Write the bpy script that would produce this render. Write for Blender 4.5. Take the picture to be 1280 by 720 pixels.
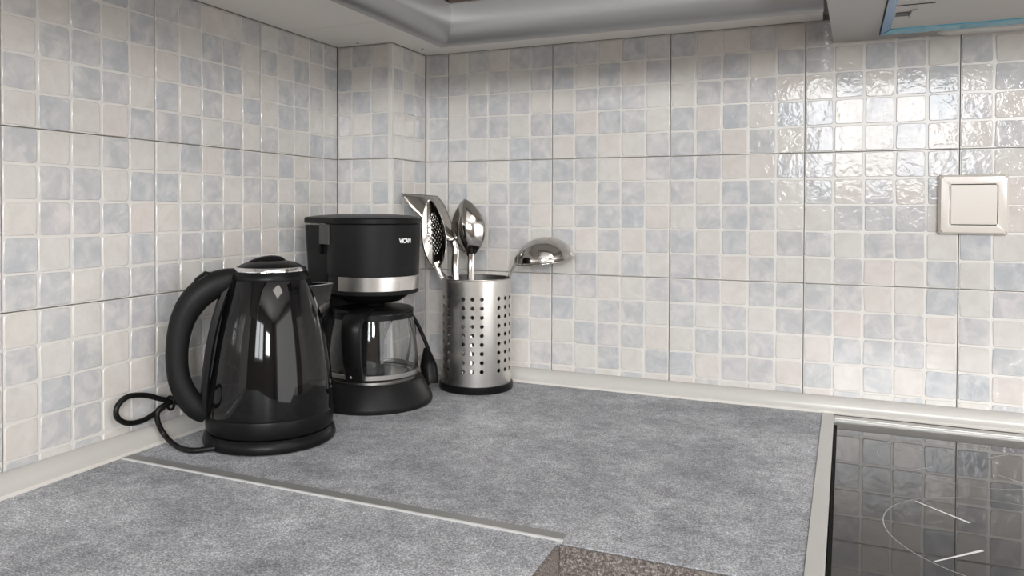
import bpy, bmesh, math, random
from mathutils import Vector, Matrix
random.seed(7)
C = bpy.context.scene.collection
S = bpy.context.scene
for o in list(bpy.data.objects):
    bpy.data.objects.remove(o)
R = math.radians

# ------------------------------------------------------------------ camera
cam_d = bpy.data.cameras.new('camera')
cam = bpy.data.objects.new('camera', cam_d)
C.objects.link(cam)
cam.location = (0.42557, -1.24392, 0.110427)
cam.rotation_euler = (R(89.170), R(-0.1647), R(23.873))
cam_d.sensor_width = 36.0
cam_d.lens = 36.0 * 952.909 / 1280.0
cam_d.shift_x = (640 - 606.721) / 1280
cam_d.shift_y = -(360 - 275.179) / 1280
cam_d.clip_start = 0.02
S.camera = cam

# ------------------------------------------------------------------ world, daylight, exposure
w = bpy.data.worlds.new('world')
S.world = w
w.use_nodes = True
w.node_tree.nodes['Background'].inputs[0].default_value = (0.75, 0.85, 1.0, 1)
w.node_tree.nodes['Background'].inputs[1].default_value = 0.6
S.view_settings.view_transform = 'Standard'
S.view_settings.look = 'None'
S.view_settings.gamma = 1
S.view_settings.use_curve_mapping = False
S.view_settings.exposure = 0.27
if hasattr(S, 'cycles'):
    S.cycles.blur_glossy = 0.05


def area_light(name, loc, rot, sx, sy, power, col):
    d = bpy.data.lights.new(name, 'AREA')
    d.shape = 'RECTANGLE'
    d.size = sx
    d.size_y = sy
    d.energy = power
    d.color = col
    o = bpy.data.objects.new(name, d)
    C.objects.link(o)
    o.location = loc
    o.rotation_euler = rot
    return o


# daylight through the two windows of the room (behind and to the right of the camera)
area_light('daylight_rear_window', (0.70, -3.26, 0.62), (R(90), 0, 0), 0.78, 0.78, 23, (0.94, 0.975, 1.0))
area_light('daylight_rear_window_right', (1.70, -3.26, 0.62), (R(90), 0, 0), 0.46, 0.50, 46, (0.985, 0.99, 1.0))
area_light('daylight_side_window', (2.76, -1.65, 0.15), (R(90), 0, R(90)), 2.2, 2.1, 28, (0.985, 0.99, 1.0))  # unseen side window, enlarged and lowered to light the cabinet undersides
# ceiling fitting
area_light('ceiling_fitting_light', (1.5, -1.4, 1.36), (0, 0, 0), 0.7, 0.7, 11, (1.0, 0.95, 0.88))


# ------------------------------------------------------------------ materials
def mat(name, col=(0.8, 0.8, 0.8), rough=0.5, metal=0.0, spec=0.5, coat=0.0, trans=0.0, ior=1.45, aniso=0.0):
    m = bpy.data.materials.new(name)
    m.use_nodes = True
    b = m.node_tree.nodes['Principled BSDF']
    b.inputs['Base Color'].default_value = (*col, 1)
    b.inputs['Roughness'].default_value = rough
    b.inputs['Metallic'].default_value = metal
    b.inputs['Specular IOR Level'].default_value = spec
    b.inputs['Coat Weight'].default_value = coat
    b.inputs['Coat Roughness'].default_value = 0.08
    b.inputs['Transmission Weight'].default_value = trans
    b.inputs['IOR'].default_value = ior
    b.inputs['Anisotropic'].default_value = aniso
    return m


def nd(m, t, **kw):
    n = m.node_tree.nodes.new(t)
    for k, v in kw.items():
        setattr(n, k, v)
    return n


def lk(m, a, b):
    m.node_tree.links.new(a, b)


def bsdf(m):
    return m.node_tree.nodes['Principled BSDF']


def noise(m, vec, scale, detail=4, rough=0.55, dist=0.0):
    n = nd(m, 'ShaderNodeTexNoise')
    n.inputs['Scale'].default_value = scale
    n.inputs['Detail'].default_value = detail
    n.inputs['Roughness'].default_value = rough
    n.inputs['Distortion'].default_value = dist
    lk(m, vec, n.inputs['Vector'])
    return n.outputs['Fac']


def ramp(m, fac, stops):
    r = nd(m, 'ShaderNodeValToRGB')
    e = r.color_ramp.elements
    while len(e) < len(stops):
        e.new(0.5)
    for i, (p, c) in enumerate(stops):
        e[i].position = p
        e[i].color = (*c, 1)
    lk(m, fac, r.inputs['Fac'])
    return r.outputs['Color']


def mixc(m, fac, a, b, mode='MIX'):
    n = nd(m, 'ShaderNodeMix', data_type='RGBA', blend_type=mode)
    if isinstance(fac, float):
        n.inputs[0].default_value = fac
    else:
        lk(m, fac, n.inputs[0])
    for i, v in ((6, a), (7, b)):
        if isinstance(v, tuple):
            n.inputs[i].default_value = (*v, 1)
        else:
            lk(m, v, n.inputs[i])
    return n.outputs[2]


def bump(m, h, strength, dist, normal=None):
    n = nd(m, 'ShaderNodeBump')
    n.inputs['Strength'].default_value = strength
    n.inputs['Distance'].default_value = dist
    lk(m, h, n.inputs['Height'])
    if normal:
        lk(m, normal, n.inputs['Normal'])
    lk(m, n.outputs['Normal'], bsdf(m).inputs['Normal'])
    return n.outputs['Normal']


def position(m):
    return nd(m, 'ShaderNodeNewGeometry').outputs['Position']


def chip_material(name, stops, tint):
    m = mat(name, rough=0.075, spec=0.5)
    pos = position(m)
    info = nd(m, 'ShaderNodeObjectInfo')
    add = nd(m, 'ShaderNodeVectorMath', operation='ADD')
    mul = nd(m, 'ShaderNodeVectorMath', operation='SCALE')
    mul.inputs['Scale'].default_value = 5.0
    comb = nd(m, 'ShaderNodeCombineXYZ')
    for i in range(3):
        lk(m, info.outputs['Random'], comb.inputs[i])
    lk(m, comb.outputs[0], mul.inputs[0])
    lk(m, pos, add.inputs[0])
    lk(m, mul.outputs[0], add.inputs[1])
    n1 = noise(m, add.outputs[0], 45, 5, 0.6, 0.6)
    c = ramp(m, n1, stops)
    hue = ramp(m, info.outputs['Random'], tint)
    c = mixc(m, 1.0, c, hue, 'MULTIPLY')
    lk(m, c, bsdf(m).inputs['Base Color'])
    h1 = noise(m, add.outputs[0], 75, 2, 0.5, 1.0)
    h2 = noise(m, add.outputs[0], 22, 1, 0.5)
    mx = nd(m, 'ShaderNodeMath', operation='MULTIPLY_ADD')
    mx.inputs[1].default_value = 0.7
    lk(m, h2, mx.inputs[0])
    lk(m, h1, mx.inputs[2])
    bump(m, mx.outputs[0], 0.36, 0.0011)
    return m


M = {}
M['chip_blue'] = chip_material('tile_glaze_blue_grey',
    [(0.26, (0.405, 0.411, 0.425)), (0.45, (0.470, 0.472, 0.477)), (0.64, (0.575, 0.56, 0.545))],
    [(0.0, (0.94, 0.96, 0.99)), (0.5, (1, 1, 1)), (1.0, (1.04, 1.01, 1.02))])
M['chip_plain'] = chip_material('tile_glaze_beige',
    [(0.28, (0.545, 0.52, 0.495)), (0.55, (0.60, 0.575, 0.55)), (0.75, (0.625, 0.605, 0.585))],
    [(0.0, (1.0, 0.97, 0.96)), (0.5, (1, 1, 0.985)), (1.0, (0.97, 0.98, 0.98))])
M['tile_body'] = mat('tile_raised_joint', (0.62, 0.60, 0.57), 0.3)
M['joint'] = mat('dark_tile_joint', (0.34, 0.32, 0.29), 0.9)
M['paint'] = mat('wall_paint', (0.30, 0.27, 0.24), 0.8)
M['paint_light'] = mat('wall_paint_pale', (0.66, 0.63, 0.59), 0.8)
M['ceiling'] = mat('ceiling_paint', (0.8, 0.79, 0.77), 0.9)
M['floor'] = mat('floor_brown', (0.17, 0.12, 0.085), 0.5)

m = M['worktop'] = mat('worktop_laminate', rough=0.55, spec=0.3)
p = position(m)
big = noise(m, p, 9, 5, 0.6)
fine = noise(m, p, 520, 3, 0.75)
mid = noise(m, p, 60, 5, 0.7)
c1 = ramp(m, big, [(0.32, (0.235, 0.242, 0.262)), (0.66, (0.40, 0.41, 0.435))])
c2 = ramp(m, mid, [(0.30, (0.72, 0.72, 0.72)), (0.70, (1.28, 1.28, 1.28))])
c3 = ramp(m, fine, [(0.34, (0.48, 0.48, 0.49)), (0.50, (0.95, 0.95, 0.95)), (0.66, (1.9, 1.9, 1.9))])
c = mixc(m, 1.0, mixc(m, 1.0, c1, c2, 'MULTIPLY'), c3, 'MULTIPLY')
lk(m, c, bsdf(m).inputs['Base Color'])
bump(m, fine, 0.25, 0.0004)

m = M['front_browned'] = mat('worktop_front_browned', rough=0.5)  # same speckled laminate, its browner, darker reflection put into the colour
p = position(m)
f1 = noise(m, p, 480, 3, 0.7)
c = ramp(m, f1, [(0.35, (0.055, 0.044, 0.04)), (0.52, (0.15, 0.13, 0.12)), (0.68, (0.38, 0.35, 0.335))])
lk(m, c, bsdf(m).inputs['Base Color'])

M['black_gloss'] = mat('black_gloss_enamel', (0.0025, 0.0025, 0.003), 0.05, spec=0.5)
M['black_plastic'] = mat('black_plastic_satin', (0.0055, 0.0055, 0.006), 0.34, spec=0.18)
M['black_matt'] = mat('black_plastic_matt', (0.007, 0.007, 0.0072), 0.5, spec=0.25)
m = M['black_grain'] = mat('black_plastic_grained', (0.010, 0.010, 0.0105), 0.40, spec=0.17)
bump(m, noise(m, position(m), 1500, 2), 0.15, 0.0003)
M['rubber'] = mat('black_cord_rubber', (0.005, 0.005, 0.005), 0.4, spec=0.3)
M['grey_plastic'] = mat('dark_grey_plastic', (0.055, 0.055, 0.055), 0.45)
M['chrome'] = mat('chrome', (0.75, 0.75, 0.76), 0.08, metal=1)
m = M['brushed'] = mat('brushed_steel', (0.66, 0.64, 0.61), 0.27, metal=1, aniso=0.7)
tn = nd(m, 'ShaderNodeTangent', direction_type='RADIAL', axis='Z')
lk(m, tn.outputs[0], bsdf(m).inputs['Tangent'])
mp = nd(m, 'ShaderNodeMapping')
mp.inputs['Scale'].default_value = (6, 6, 900)
lk(m, position(m), mp.inputs[0])
bump(m, noise(m, mp.outputs[0], 1.0, 2), 0.05, 0.0004)
m = M['polished'] = mat('polished_steel', (0.50, 0.48, 0.455), 0.12, metal=1)
bump(m, noise(m, position(m), 60, 2), 0.05, 0.001)
M['steel_inside'] = mat('steel_shaded_inside', (0.16, 0.155, 0.15), 0.5, metal=1)  # shade inside the holder put into a darker steel colour
M['aluminium'] = mat('aluminium_strip', (0.56, 0.55, 0.53), 0.40, metal=0.45)
M['strip_grey'] = mat('grey_joint_strip', (0.27, 0.27, 0.265), 0.45, metal=0.3)
M['alu_edge'] = mat('aluminium_bright_edge', (0.60, 0.60, 0.59), 0.35, metal=0.3)
m = M['hood_steel'] = mat('hood_steel', (0.42, 0.415, 0.41), 0.38, metal=0.7)
M['filter'] = mat('hood_filter_grey', (0.50, 0.485, 0.465), 0.4, metal=0.3)
M['film'] = mat('blue_protective_film', (0.035, 0.22, 0.46), 0.16, spec=0.6, coat=0.4)
M['film_highlight'] = mat('blue_protective_film_highlight', (0.06, 0.40, 0.56), 0.14, spec=0.6, coat=0.4)  # same film, its glossy highlight put into a lighter colour
M['lens'] = mat('frosted_lamp_lens', (0.62, 0.61, 0.58), 0.25)
M['cab_white'] = mat('cabinet_cream', (0.80, 0.775, 0.73), 0.42)
M['cab_dark'] = mat('cabinet_door_dark_wood', (0.045, 0.03, 0.022), 0.4)
M['pelmet'] = mat('pelmet_silver_grey', (0.27, 0.27, 0.27), 0.32, metal=0.5)
M['trim'] = mat('trim_pale_grey', (0.50, 0.485, 0.46), 0.2, spec=0.6)
M['trim_lip'] = mat('trim_white_lip', (0.62, 0.595, 0.56), 0.35)
M['switch'] = mat('switch_cream', (0.63, 0.585, 0.53), 0.22, spec=0.5)
M['glass'] = mat('clear_glass', (0.96, 0.98, 0.98), 0.0, trans=1.0, ior=1.45)
m = M['hob_glass'] = mat('dark_hob_glass', (0.010, 0.008, 0.007), 0.025, spec=0.5)
m.node_tree.nodes['Principled BSDF'].inputs['IOR'].default_value = 1.55
M['hob_mark'] = mat('white_hob_print', (0.72, 0.72, 0.72), 0.4)
M['hob_mark_faint'] = mat('faint_hob_print', (0.34, 0.34, 0.34), 0.4)
M['white_print'] = mat('white_print', (0.85, 0.85, 0.85), 0.5)
M['frame_white'] = mat('window_frame_white', (0.8, 0.8, 0.8), 0.4)
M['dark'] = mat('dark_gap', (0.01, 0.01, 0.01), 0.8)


# ------------------------------------------------------------------ helpers
def link_mesh(name, me, material=None, parent=None):
    o = bpy.data.objects.new(name, me)
    C.objects.link(o)
    if material is not None and not me.materials:
        me.materials.append(M[material] if isinstance(material, str) else material)
    if parent is not None:
        o.parent = parent
    return o


def from_bm(name, bm, material, parent=None, smooth=True, angle=35):
    bmesh.ops.recalc_face_normals(bm, faces=bm.faces[:])
    me = bpy.data.meshes.new(name)
    bm.to_mesh(me)
    bm.free()
    if smooth:
        me.polygons.foreach_set('use_smooth', [True] * len(me.polygons))
        me.set_sharp_from_angle(angle=R(angle))
    return link_mesh(name, me, material, parent)


def empty(name, loc=(0, 0, 0), rz=0.0):
    o = bpy.data.objects.new(name, None)
    o.empty_display_size = 0.03
    C.objects.link(o)
    o.location = loc
    o.rotation_euler = (0, 0, rz)
    return o


def tag(o, label=None, cat=None, kind=None, group=None):
    if label: o['label'] = label
    if cat: o['category'] = cat
    if kind: o['kind'] = kind
    if group: o['group'] = group
    return o


def bm_box(bm, x0, x1, y0, y1, z0, z1, bev=0.0, seg=2):
    r = bmesh.ops.create_cube(bm, size=1)
    vs = r['verts']
    bmesh.ops.scale(bm, vec=(x1 - x0, y1 - y0, z1 - z0), verts=vs)
    bmesh.ops.translate(bm, vec=((x0 + x1) / 2, (y0 + y1) / 2, (z0 + z1) / 2), verts=vs)
    if bev > 0:
        es = {e for v in vs for e in v.link_edges}
        bmesh.ops.bevel(bm, geom=list(es), offset=bev, segments=seg, affect='EDGES', profile=0.5)


def weighted(o):
    md = o.modifiers.new('weighted_normals', 'WEIGHTED_NORMAL')
    md.keep_sharp = True
    md.weight = 100


def box(name, x0, x1, y0, y1, z0, z1, material, parent=None, bev=0.0, seg=2):
    bm = bmesh.new()
    bm_box(bm, x0, x1, y0, y1, z0, z1, bev, seg)
    o = from_bm(name, bm, material, parent)
    if bev > 0: weighted(o)
    return o


def prism(name, poly, z0, z1, material, parent=None, bev=0.0):
    bm = bmesh.new()
    a = [bm.verts.new((x, y, z0)) for x, y in poly]
    b = [bm.verts.new((x, y, z1)) for x, y in poly]
    n = len(poly)
    bm.faces.new(a[::-1])
    bm.faces.new(b)
    for i in range(n):
        bm.faces.new((a[i], a[(i + 1) % n], b[(i + 1) % n], b[i]))
    if bev > 0:
        bmesh.ops.bevel(bm, geom=bm.edges[:], offset=bev, segments=2, affect='EDGES', profile=0.5)
    o = from_bm(name, bm, material, parent)
    if bev > 0: weighted(o)
    return o


def loft(bm, rings, cap0=True, cap1=True, closed=True):
    vs = [[bm.verts.new(p) for p in r] for r in rings]
    n = len(vs[0])
    for a, b in zip(vs, vs[1:]):
        for i in range(n if closed else n - 1):
            j = (i + 1) % n
            bm.faces.new((a[i], a[j], b[j], b[i]))
    if cap0: bm.faces.new(vs[0][::-1])
    if cap1: bm.faces.new(vs[-1])
    return vs


def lathe(name, prof, material, parent=None, seg=64, cap0=True, cap1=True, angle=35, cx=0, cy=0):
    bm = bmesh.new()
    rings = []
    for r, z in prof:
        r = max(r, 1e-4)
        rings.append([(cx + r * math.cos(2 * math.pi * i / seg), cy + r * math.sin(2 * math.pi * i / seg), z) for i in range(seg)])
    loft(bm, rings, cap0, cap1)
    return from_bm(name, bm, material, parent, angle=angle)


def smooth_path(pts, n=8):
    """Catmull-Rom through points (any dimension)."""
    out = []
    P = [Vector(p) for p in pts]
    P = [P[0] * 2 - P[1]] + P + [P[-1] * 2 - P[-2]]
    for i in range(1, len(P) - 2):
        for k in range(n):
            t = k / n
            a, b, c, d = P[i - 1], P[i], P[i + 1], P[i + 2]
            out.append(0.5 * ((2 * b) + (c - a) * t + (2 * a - 5 * b + 4 * c - d) * t * t + (3 * b - a - 3 * c + d) * t ** 3))
    out.append(P[-2])
    return out


def tube_bm(bm, pts, rad, seg=12, side=None, flat=1.0):
    """Sweep an ellipse along pts. rad: list or number; side: fixed width axis; flat: width factor along side (number or list)."""
    pts = [Vector(p) for p in pts]
    n = len(pts)
    rad = rad if isinstance(rad, (list, tuple)) else [rad] * n
    flat = flat if isinstance(flat, (list, tuple)) else [flat] * n
    rings = []
    u = None
    for i in range(n):
        t = (pts[min(i + 1, n - 1)] - pts[max(i - 1, 0)]).normalized()
        if side is not None:
            s = Vector(side)
            s = (s - t * s.dot(t)).normalized()
        else:
            if u is None:
                s = t.cross(Vector((0, 0, 1)))
                if s.length < 0.1: s = t.cross(Vector((1, 0, 0)))
                s.normalize()
            else:
                s = (u - t * u.dot(t)).normalized()
            u = s
        v = t.cross(s)
        rings.append([pts[i] + s * (rad[i] * flat[i] * math.cos(2 * math.pi * k / seg)) + v * (rad[i] * math.sin(2 * math.pi * k / seg)) for k in range(seg)])
    loft(bm, rings)


def tube(name, pts, rad, material, parent=None, seg=12, side=None, flat=1.0):
    bm = bmesh.new()
    tube_bm(bm, pts, rad, seg, side, flat)
    return from_bm(name, bm, material, parent, angle=50)


def sweep(name, path, profile, material, parent=None):
    """Profile (d to the right of travel, z) swept along a plan path with mitred corners."""
    P = [Vector(p) for p in path]
    nrm = []
    for a, b in zip(P, P[1:]):
        t = (b - a).normalized()
        nrm.append(Vector((t.y, -t.x)))
    rings = []
    for i, p in enumerate(P):
        if i == 0: mm = nrm[0]
        elif i == len(P) - 1: mm = nrm[-1]
        else:
            mm = (nrm[i - 1] + nrm[i]) / (1 + nrm[i - 1].dot(nrm[i]))
        rings.append([(p.x + mm.x * d, p.y + mm.y * d, z) for d, z in profile])
    bm = bmesh.new()
    loft(bm, rings)
    return from_bm(name, bm, material, parent, angle=25)


# ------------------------------------------------------------------ the setting: tiled walls
XL = -0.3558            # face of the left wall
PX, PY = -0.2458, -0.1216   # boxed-in corner: its outer edge
CH = 0.0393             # chip pitch upwards
CW = 0.04               # chip pitch along
ZT, ZB = 0.3923, -0.188  # tiled from behind the upstand trim to the wall cabinets


def make_chip_meshes():
    out = {}
    rnd = random.Random(3)
    for kind in ('chip_blue', 'chip_plain'):
        for v in range(5):
            hw, hh = CW / 2 - 0.0017, CH / 2 - 0.0017
            bm = bmesh.new()
            ring = []
            for (sx, sy) in ((1, 1), (-1, 1), (-1, -1), (1, -1)):
                cr = 0.0022 + rnd.random() * 0.0016
                jx, jy = (rnd.random() - 0.5) * 0.0016, (rnd.random() - 0.5) * 0.0016
                cx, cy = sx * hw + jx, sy * hh + jy
                e1, e2 = (cx, cy - sy * cr), (cx - sx * cr, cy)
                mid = (cx - sx * cr * 0.29, cy - sy * cr * 0.29)
                ring += [e1, mid, e2] if sx * sy > 0 else [e2, mid, e1]
            n = len(ring)
            lo = [bm.verts.new((x * 1.02, y * 1.02, -0.0002)) for x, y in ring]
            md = [bm.verts.new((x * 1.0, y * 1.0, 0.0007)) for x, y in ring]
            hi = [bm.verts.new((x * 0.965, y * 0.965, 0.0010)) for x, y in ring]
            for a, b in ((lo, md), (md, hi)):
                for i in range(n):
                    bm.faces.new((a[i], a[(i + 1) % n], b[(i + 1) % n], b[i]))
            bm.faces.new(hi)
            me = bpy.data.meshes.new('tile_chip')
            bm.to_mesh(me)
            bm.free()
            me.polygons.foreach_set('use_smooth', [len(pp.vertices) < 5 for pp in me.polygons])
            me.materials.append(M[kind])
            out.setdefault(kind, []).append(me)
    return out


CHIPS = make_chip_meshes()
chip_rnd = random.Random(11)
PLATES = {}


def plate_mesh(wd, ht):
    k = (round(wd, 4), round(ht, 4))
    if k not in PLATES:
        bm = bmesh.new()
        bm_box(bm, -wd / 2, wd / 2, -ht / 2, ht / 2, -0.006, 0)
        me = bpy.data.meshes.new('wall_tile')
        bm.to_mesh(me)
        bm.free()
        me.materials.append(M['tile_body'])
        PLATES[k] = me
    return PLATES[k]


def tile_wall(wall, origin, xdir, u0, u1, plates, pattern):
    """plates: list of (u_start, u_end) plate spans in chips; pattern(col,row)->'B'/'P'."""
    xd = Vector(xdir)
    zd = xd.cross(Vector((0, 0, 1)))
    mat4 = Matrix(((xd.x, 0, zd.x, origin[0]), (xd.y, 0, zd.y, origin[1]), (xd.z, 1, zd.z, 0), (0, 0, 0, 1)))
    # grout face sits 1.3 mm behind the chip faces
    mat4 = mat4 @ Matrix.Translation((0, 0, -0.0013))
    g = 0.0007
    for (pa, pb) in plates:
        for (wa, wb) in ((5, 10), (0, 5), (-5, 0)):
            a, b = max(pa, u0), min(pb, u1)
            za, zb = max(wa * CH, ZB), min(wb * CH, ZT)
            x0, x1 = a * CW + (g if a > u0 else 0), b * CW - (g if b < u1 else 0)
            z0, z1 = za + g, zb - (g if wb < 10 else 0)
            if x1 - x0 < 0.004 or z1 - z0 < 0.004:
                continue
            pl = link_mesh('wall_tile', plate_mesh(x1 - x0, z1 - z0), None, wall)
            pcx, pcz = (x0 + x1) / 2, (z0 + z1) / 2
            pl.matrix_basis = mat4 @ Matrix.Translation((pcx, pcz, 0))
            for i in range(int(pa), int(pb)):
                for j in range(wa, wb):
                    ca, cb = max(i, u0) * CW, min(i + 1, u1) * CW
                    da, db = max(j * CH, ZB), min((j + 1) * CH, ZT)
                    if cb - ca < 0.008 or db - da < 0.006:
                        continue
                    kind = 'chip_blue' if pattern(i, j) == 'B' else 'chip_plain'
                    ch = link_mesh('tile_chip', chip_rnd.choice(CHIPS[kind]), None, pl)
                    sx, sy = (cb - ca - 0.004) / (CW - 0.004), (db - da - 0.004) / (CH - 0.004)
                    rot = chip_rnd.choice((0, math.pi)) if sx == 1 and sy == 1 else 0
                    ch.matrix_basis = (Matrix.Translation(((ca + cb) / 2 - pcx, (da + db) / 2 - pcz, 0))
                                       @ Matrix.Rotation((chip_rnd.random() - 0.5) * 0.02 + rot, 4, 'Z')
                                       @ Matrix.Rotation((chip_rnd.random() - 0.5) * 0.012, 4, 'X')
                                       @ Matrix.Rotation((chip_rnd.random() - 0.5) * 0.012, 4, 'Y')
                                       @ Matrix.Diagonal((sx, sy, 1, 1)))


# colour of the chips, read row by row from the top (w = 9 .. -5)
RIGHT = {
    -5: ["PBPBB", "BPBPB", "PBBBP", "PBBPB", "BPPBB", "PBPBB", "BPBBP", "PBBBP", "BPBBP", "PBPPB", "BPPBP", "PBBPB", "BPPBP", "PBPPB", "BPBPB"],
    0:  ["BBPBB", "BPBPB", "PBBBP", "BPBBP", "PBPPB", "BBPPB", "BPBBP", "PBBBP", "BPBPB", "PBPBP", "BBPPB", "BPBBP", "PBBBP", "BPBPB", "PBPBP"],
    5:  ["BPPBP", "PBBPB", "PBBBP", "BPBPB", "BBPBP", "BBPPB", "BPBBP", "PBBBP", "BPBPB", "BBPBP", "BBPBB", "BPBPB", "PBBBP", "BPBBP", "PBPPB"],
    10: ["BPPBB", "BPBBP", "PBPBB", "BPBPB", "BPPBP", "BPPBB", "BPBPB", "PBBBP", "BPBBP", "PBPPB", "BBPPB", "BPBBP", "PBBBP", "BPBPB", "PBPBP"],
    15: ["PBPBB", "BPBPB", "PBBBP", "BPBBP", "PBPPB", "BPPBB", "BPBPB", "BPBBP", "BPBBP", "PBPPB", "PBPPB", "BPBBP", "PBBBP", "BPBPB", "PBPBP"],
    20: ["BBPPB", "BPBBP", "PBBBP", "BPBPB", "PBPBP"] * 3,
    -10: ["BBPPB", "BPBBB", "PBBBB", "BPBPB", "PBPBB", "BBPPB", "BPBBP", "PBBBP", "BPBPB", "PBPBP", "BBPPB", "BPBBP", "PBBBP", "BPBPB", "PBPBP"],
}
LEFT = {   # s counted along +y from the joint nearest the corner region
    -10: ["BPBBB", "BPBPB", "PBBBP", "BPBBP", "PBPPB", "BPPBP", "PBBPB", "PBBBP", "BPBPB", "BBPBB", "PBPBB", "BPBPB", "PBBPP", "PBBPB", "BPBPB"],
    -5:  ["BBPPB", "BPBBP", "PBBBP", "BPBPB", "BBPBP", "PBPBB", "BPBPB", "PBBBP", "PBBPB", "BPBPB", "BBPBP", "PBBPB", "BPBPB", "PBPBB", "BPBPB"],
    0:   ["PBPBB", "BPBPB", "PBBBP", "PBBPP", "BPPBB", "PBPBB", "BPBPB", "PBPBB", "PBBPB", "BPBPB", "BBPBP", "PBBPB", "BPBPB", "PBPBB", "BPBPB"],
}
PIL_A = {0: ["PBP", "BPB", "BBP", "BPB", "PBB", "BBP", "BPB", "PBP", "BPB", "BBP", "PBP", "BPB", "PBB", "BPB", "PBP"]}
PIL_B = {0: ["PBP", "BPB", "PBB", "PPB", "PPP", "BPB", "BPP", "PBB", "BPB", "PBP", "BPB", "PBB", "BPB", "PBP", "BPB"]}


def from_table(tab, width=5):
    def f(i, j):
        k = (i // width) * width
        if k not in tab:
            return 'B' if (i * 7 + j * 13 + (i * j) % 3) % 2 else 'P'
        return tab[k][9 - j][i - k]
    return f


FLOOR = -1.09
CEIL = 1.42
# left wall: local u along +y with origin at the last full joint before the corner box
wl = tag(box('wall_left', XL - 0.12, XL - 0.0090, -3.3, 0.1, FLOOR, CEIL, 'paint_light'), kind='structure')
box('tile_bed', XL - 0.0089, XL - 0.0071, -0.93, PY, ZB - 0.02, ZT + 0.01, 'joint', wl)
tile_wall(wl, (XL, -0.3216, 0), (0, 1, 0), -15, 5, [(-15, -10), (-10, -5), (-5, 0), (0, 5)], from_table(LEFT))
wr = tag(box('wall_right', -0.40, 2.9, 0.0090, 0.12, FLOOR, CEIL, 'paint_light'), kind='structure')
box('tile_bed', PX, 1.0, 0.0071, 0.0089, ZB - 0.02, ZT + 0.01, 'joint', wr)
tile_wall(wr, (0, 0, 0), (1, 0, 0), PX / CW, 25, [(-10, -5), (-5, 0), (0, 5), (5, 10), (10, 15), (15, 20), (20, 25)], from_table(RIGHT))
wc = tag(box('wall_corner', XL - 0.01, PX - 0.0066, PY + 0.0066, 0.01, FLOOR, CEIL, 'joint'), kind='structure')
tile_wall(wc, (PX - 3 * CW, PY, 0), (1, 0, 0), 3 - (PX - XL) / CW, 3, [(0, 3)], from_table(PIL_A, 3))
tile_wall(wc, (PX, PY, 0), (0, 1, 0), 0, -PY / CW, [(0, 4)], lambda i, j: PIL_B[0][9 - j][min(i, 2)])
tag(box('wall_rear', -0.5, 2.9, -3.42, -3.30, FLOOR, CEIL, 'paint'), kind='structure')
tag(box('wall_side', 2.80, 2.92, -3.42, 0.1, FLOOR, CEIL, 'paint'), kind='structure')
tag(box('floor', -0.5, 2.95, -3.45, 0.12, FLOOR - 0.05, FLOOR, 'floor'), kind='structure')
tag(box('ceiling', -0.5, 2.95, -3.45, 0.12, CEIL, CEIL + 0.05, 'ceiling'), kind='structure')


def window(name, loc, rz, wd, ht, bars):
    e = tag(empty(name, loc, rz), kind='structure')
    bm = bmesh.new()
    f = 0.05
    bm_box(bm, -wd / 2 - f, -wd / 2, -0.03, 0.03, -ht / 2 - f, ht / 2 + f)
    bm_box(bm, wd / 2, wd / 2 + f, -0.03, 0.03, -ht / 2 - f, ht / 2 + f)
    bm_box(bm, -wd / 2, wd / 2, -0.03, 0.03, ht / 2, ht / 2 + f)
    bm_box(bm, -wd / 2, wd / 2, -0.03, 0.03, -ht / 2 - f, -ht / 2)
    from_bm('window_frame', bm, 'frame_white', e)
    for b in bars:
        box('window_bar', b - 0.025, b + 0.025, -0.02, 0.06, -ht / 2, ht / 2, 'frame_white', e)


window('window_1', (0.70, -3.29, 0.62), 0, 0.80, 0.80, [0.0])
window('window_2', (2.79, -1.65, 0.15), R(90), 2.24, 2.14, [])  # tall, low size chosen for the light under the wall cabinets
window('window_3', (1.70, -3.29, 0.62), 0, 0.48, 0.52, [])

# ------------------------------------------------------------------ worktops, strips, upstand trim
ZW = -0.190
HB = 0.4276   # left edge of aluminium strip at the wall
HF = 0.4130   # ... and at the front
o = empty('worktop', (0, 0, 0))
tag(o, 'grey speckled worktop along the right-hand wall, carrying kettle, coffee maker and utensil holder', 'worktop')
prism('top_surface', [(XL, -0.5735), (0.2125, -0.5735), (0.2125, -0.592), (HF, -0.590), (HB, -0.001), (XL, -0.001)], ZW - 0.038, ZW, 'worktop', o)
prism('front_edge', [(0.2124, -0.5955), (HF, -0.5935), (HF, -0.5905), (0.2124, -0.5925)], ZW - 0.038, ZW - 0.0012, 'front_browned', o)
o = empty('worktop', (0, 0, 0))
tag(o, 'grey speckled worktop in the foreground, in front of the metal joint strip', 'worktop')
prism('top_surface', [(XL, -0.588), (XL, -1.9), (0.209, -1.9), (0.209, -0.588)], ZW - 0.038, ZW, 'worktop', o)
prism('front_edge', [(0.2092, -0.5965), (0.2092, -1.9), (0.2122, -1.9), (0.2122, -0.5965)], ZW - 0.038, ZW - 0.0012, 'front_browned', o)

o = empty('joint_strip', (XL, -0.588, ZW))
tag(o, 'thin metal joint strip between the two grey worktops', 'metal strip')
e = 0.213 - XL
box('strip', 0.016, e, 0.0, 0.0145, -0.01, 0.0012, 'strip_grey', o, 0.0005, 1)
box('bright_lip', 0.016, e, -0.0022, 0.0006, -0.01, 0.0018, 'alu_edge', o, 0.0004, 1)

o = prism('edge_strip', [(HB + 0.0002, -0.002), (HB + 0.0162, -0.002), (HF + 0.0158, -0.592), (HF + 0.0002, -0.592)], ZW - 0.03, ZW + 0.0015, 'aluminium', None, 0.0006)
tag(o, 'brushed aluminium edge strip between the grey worktop and the glass hob', 'metal strip')

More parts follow.
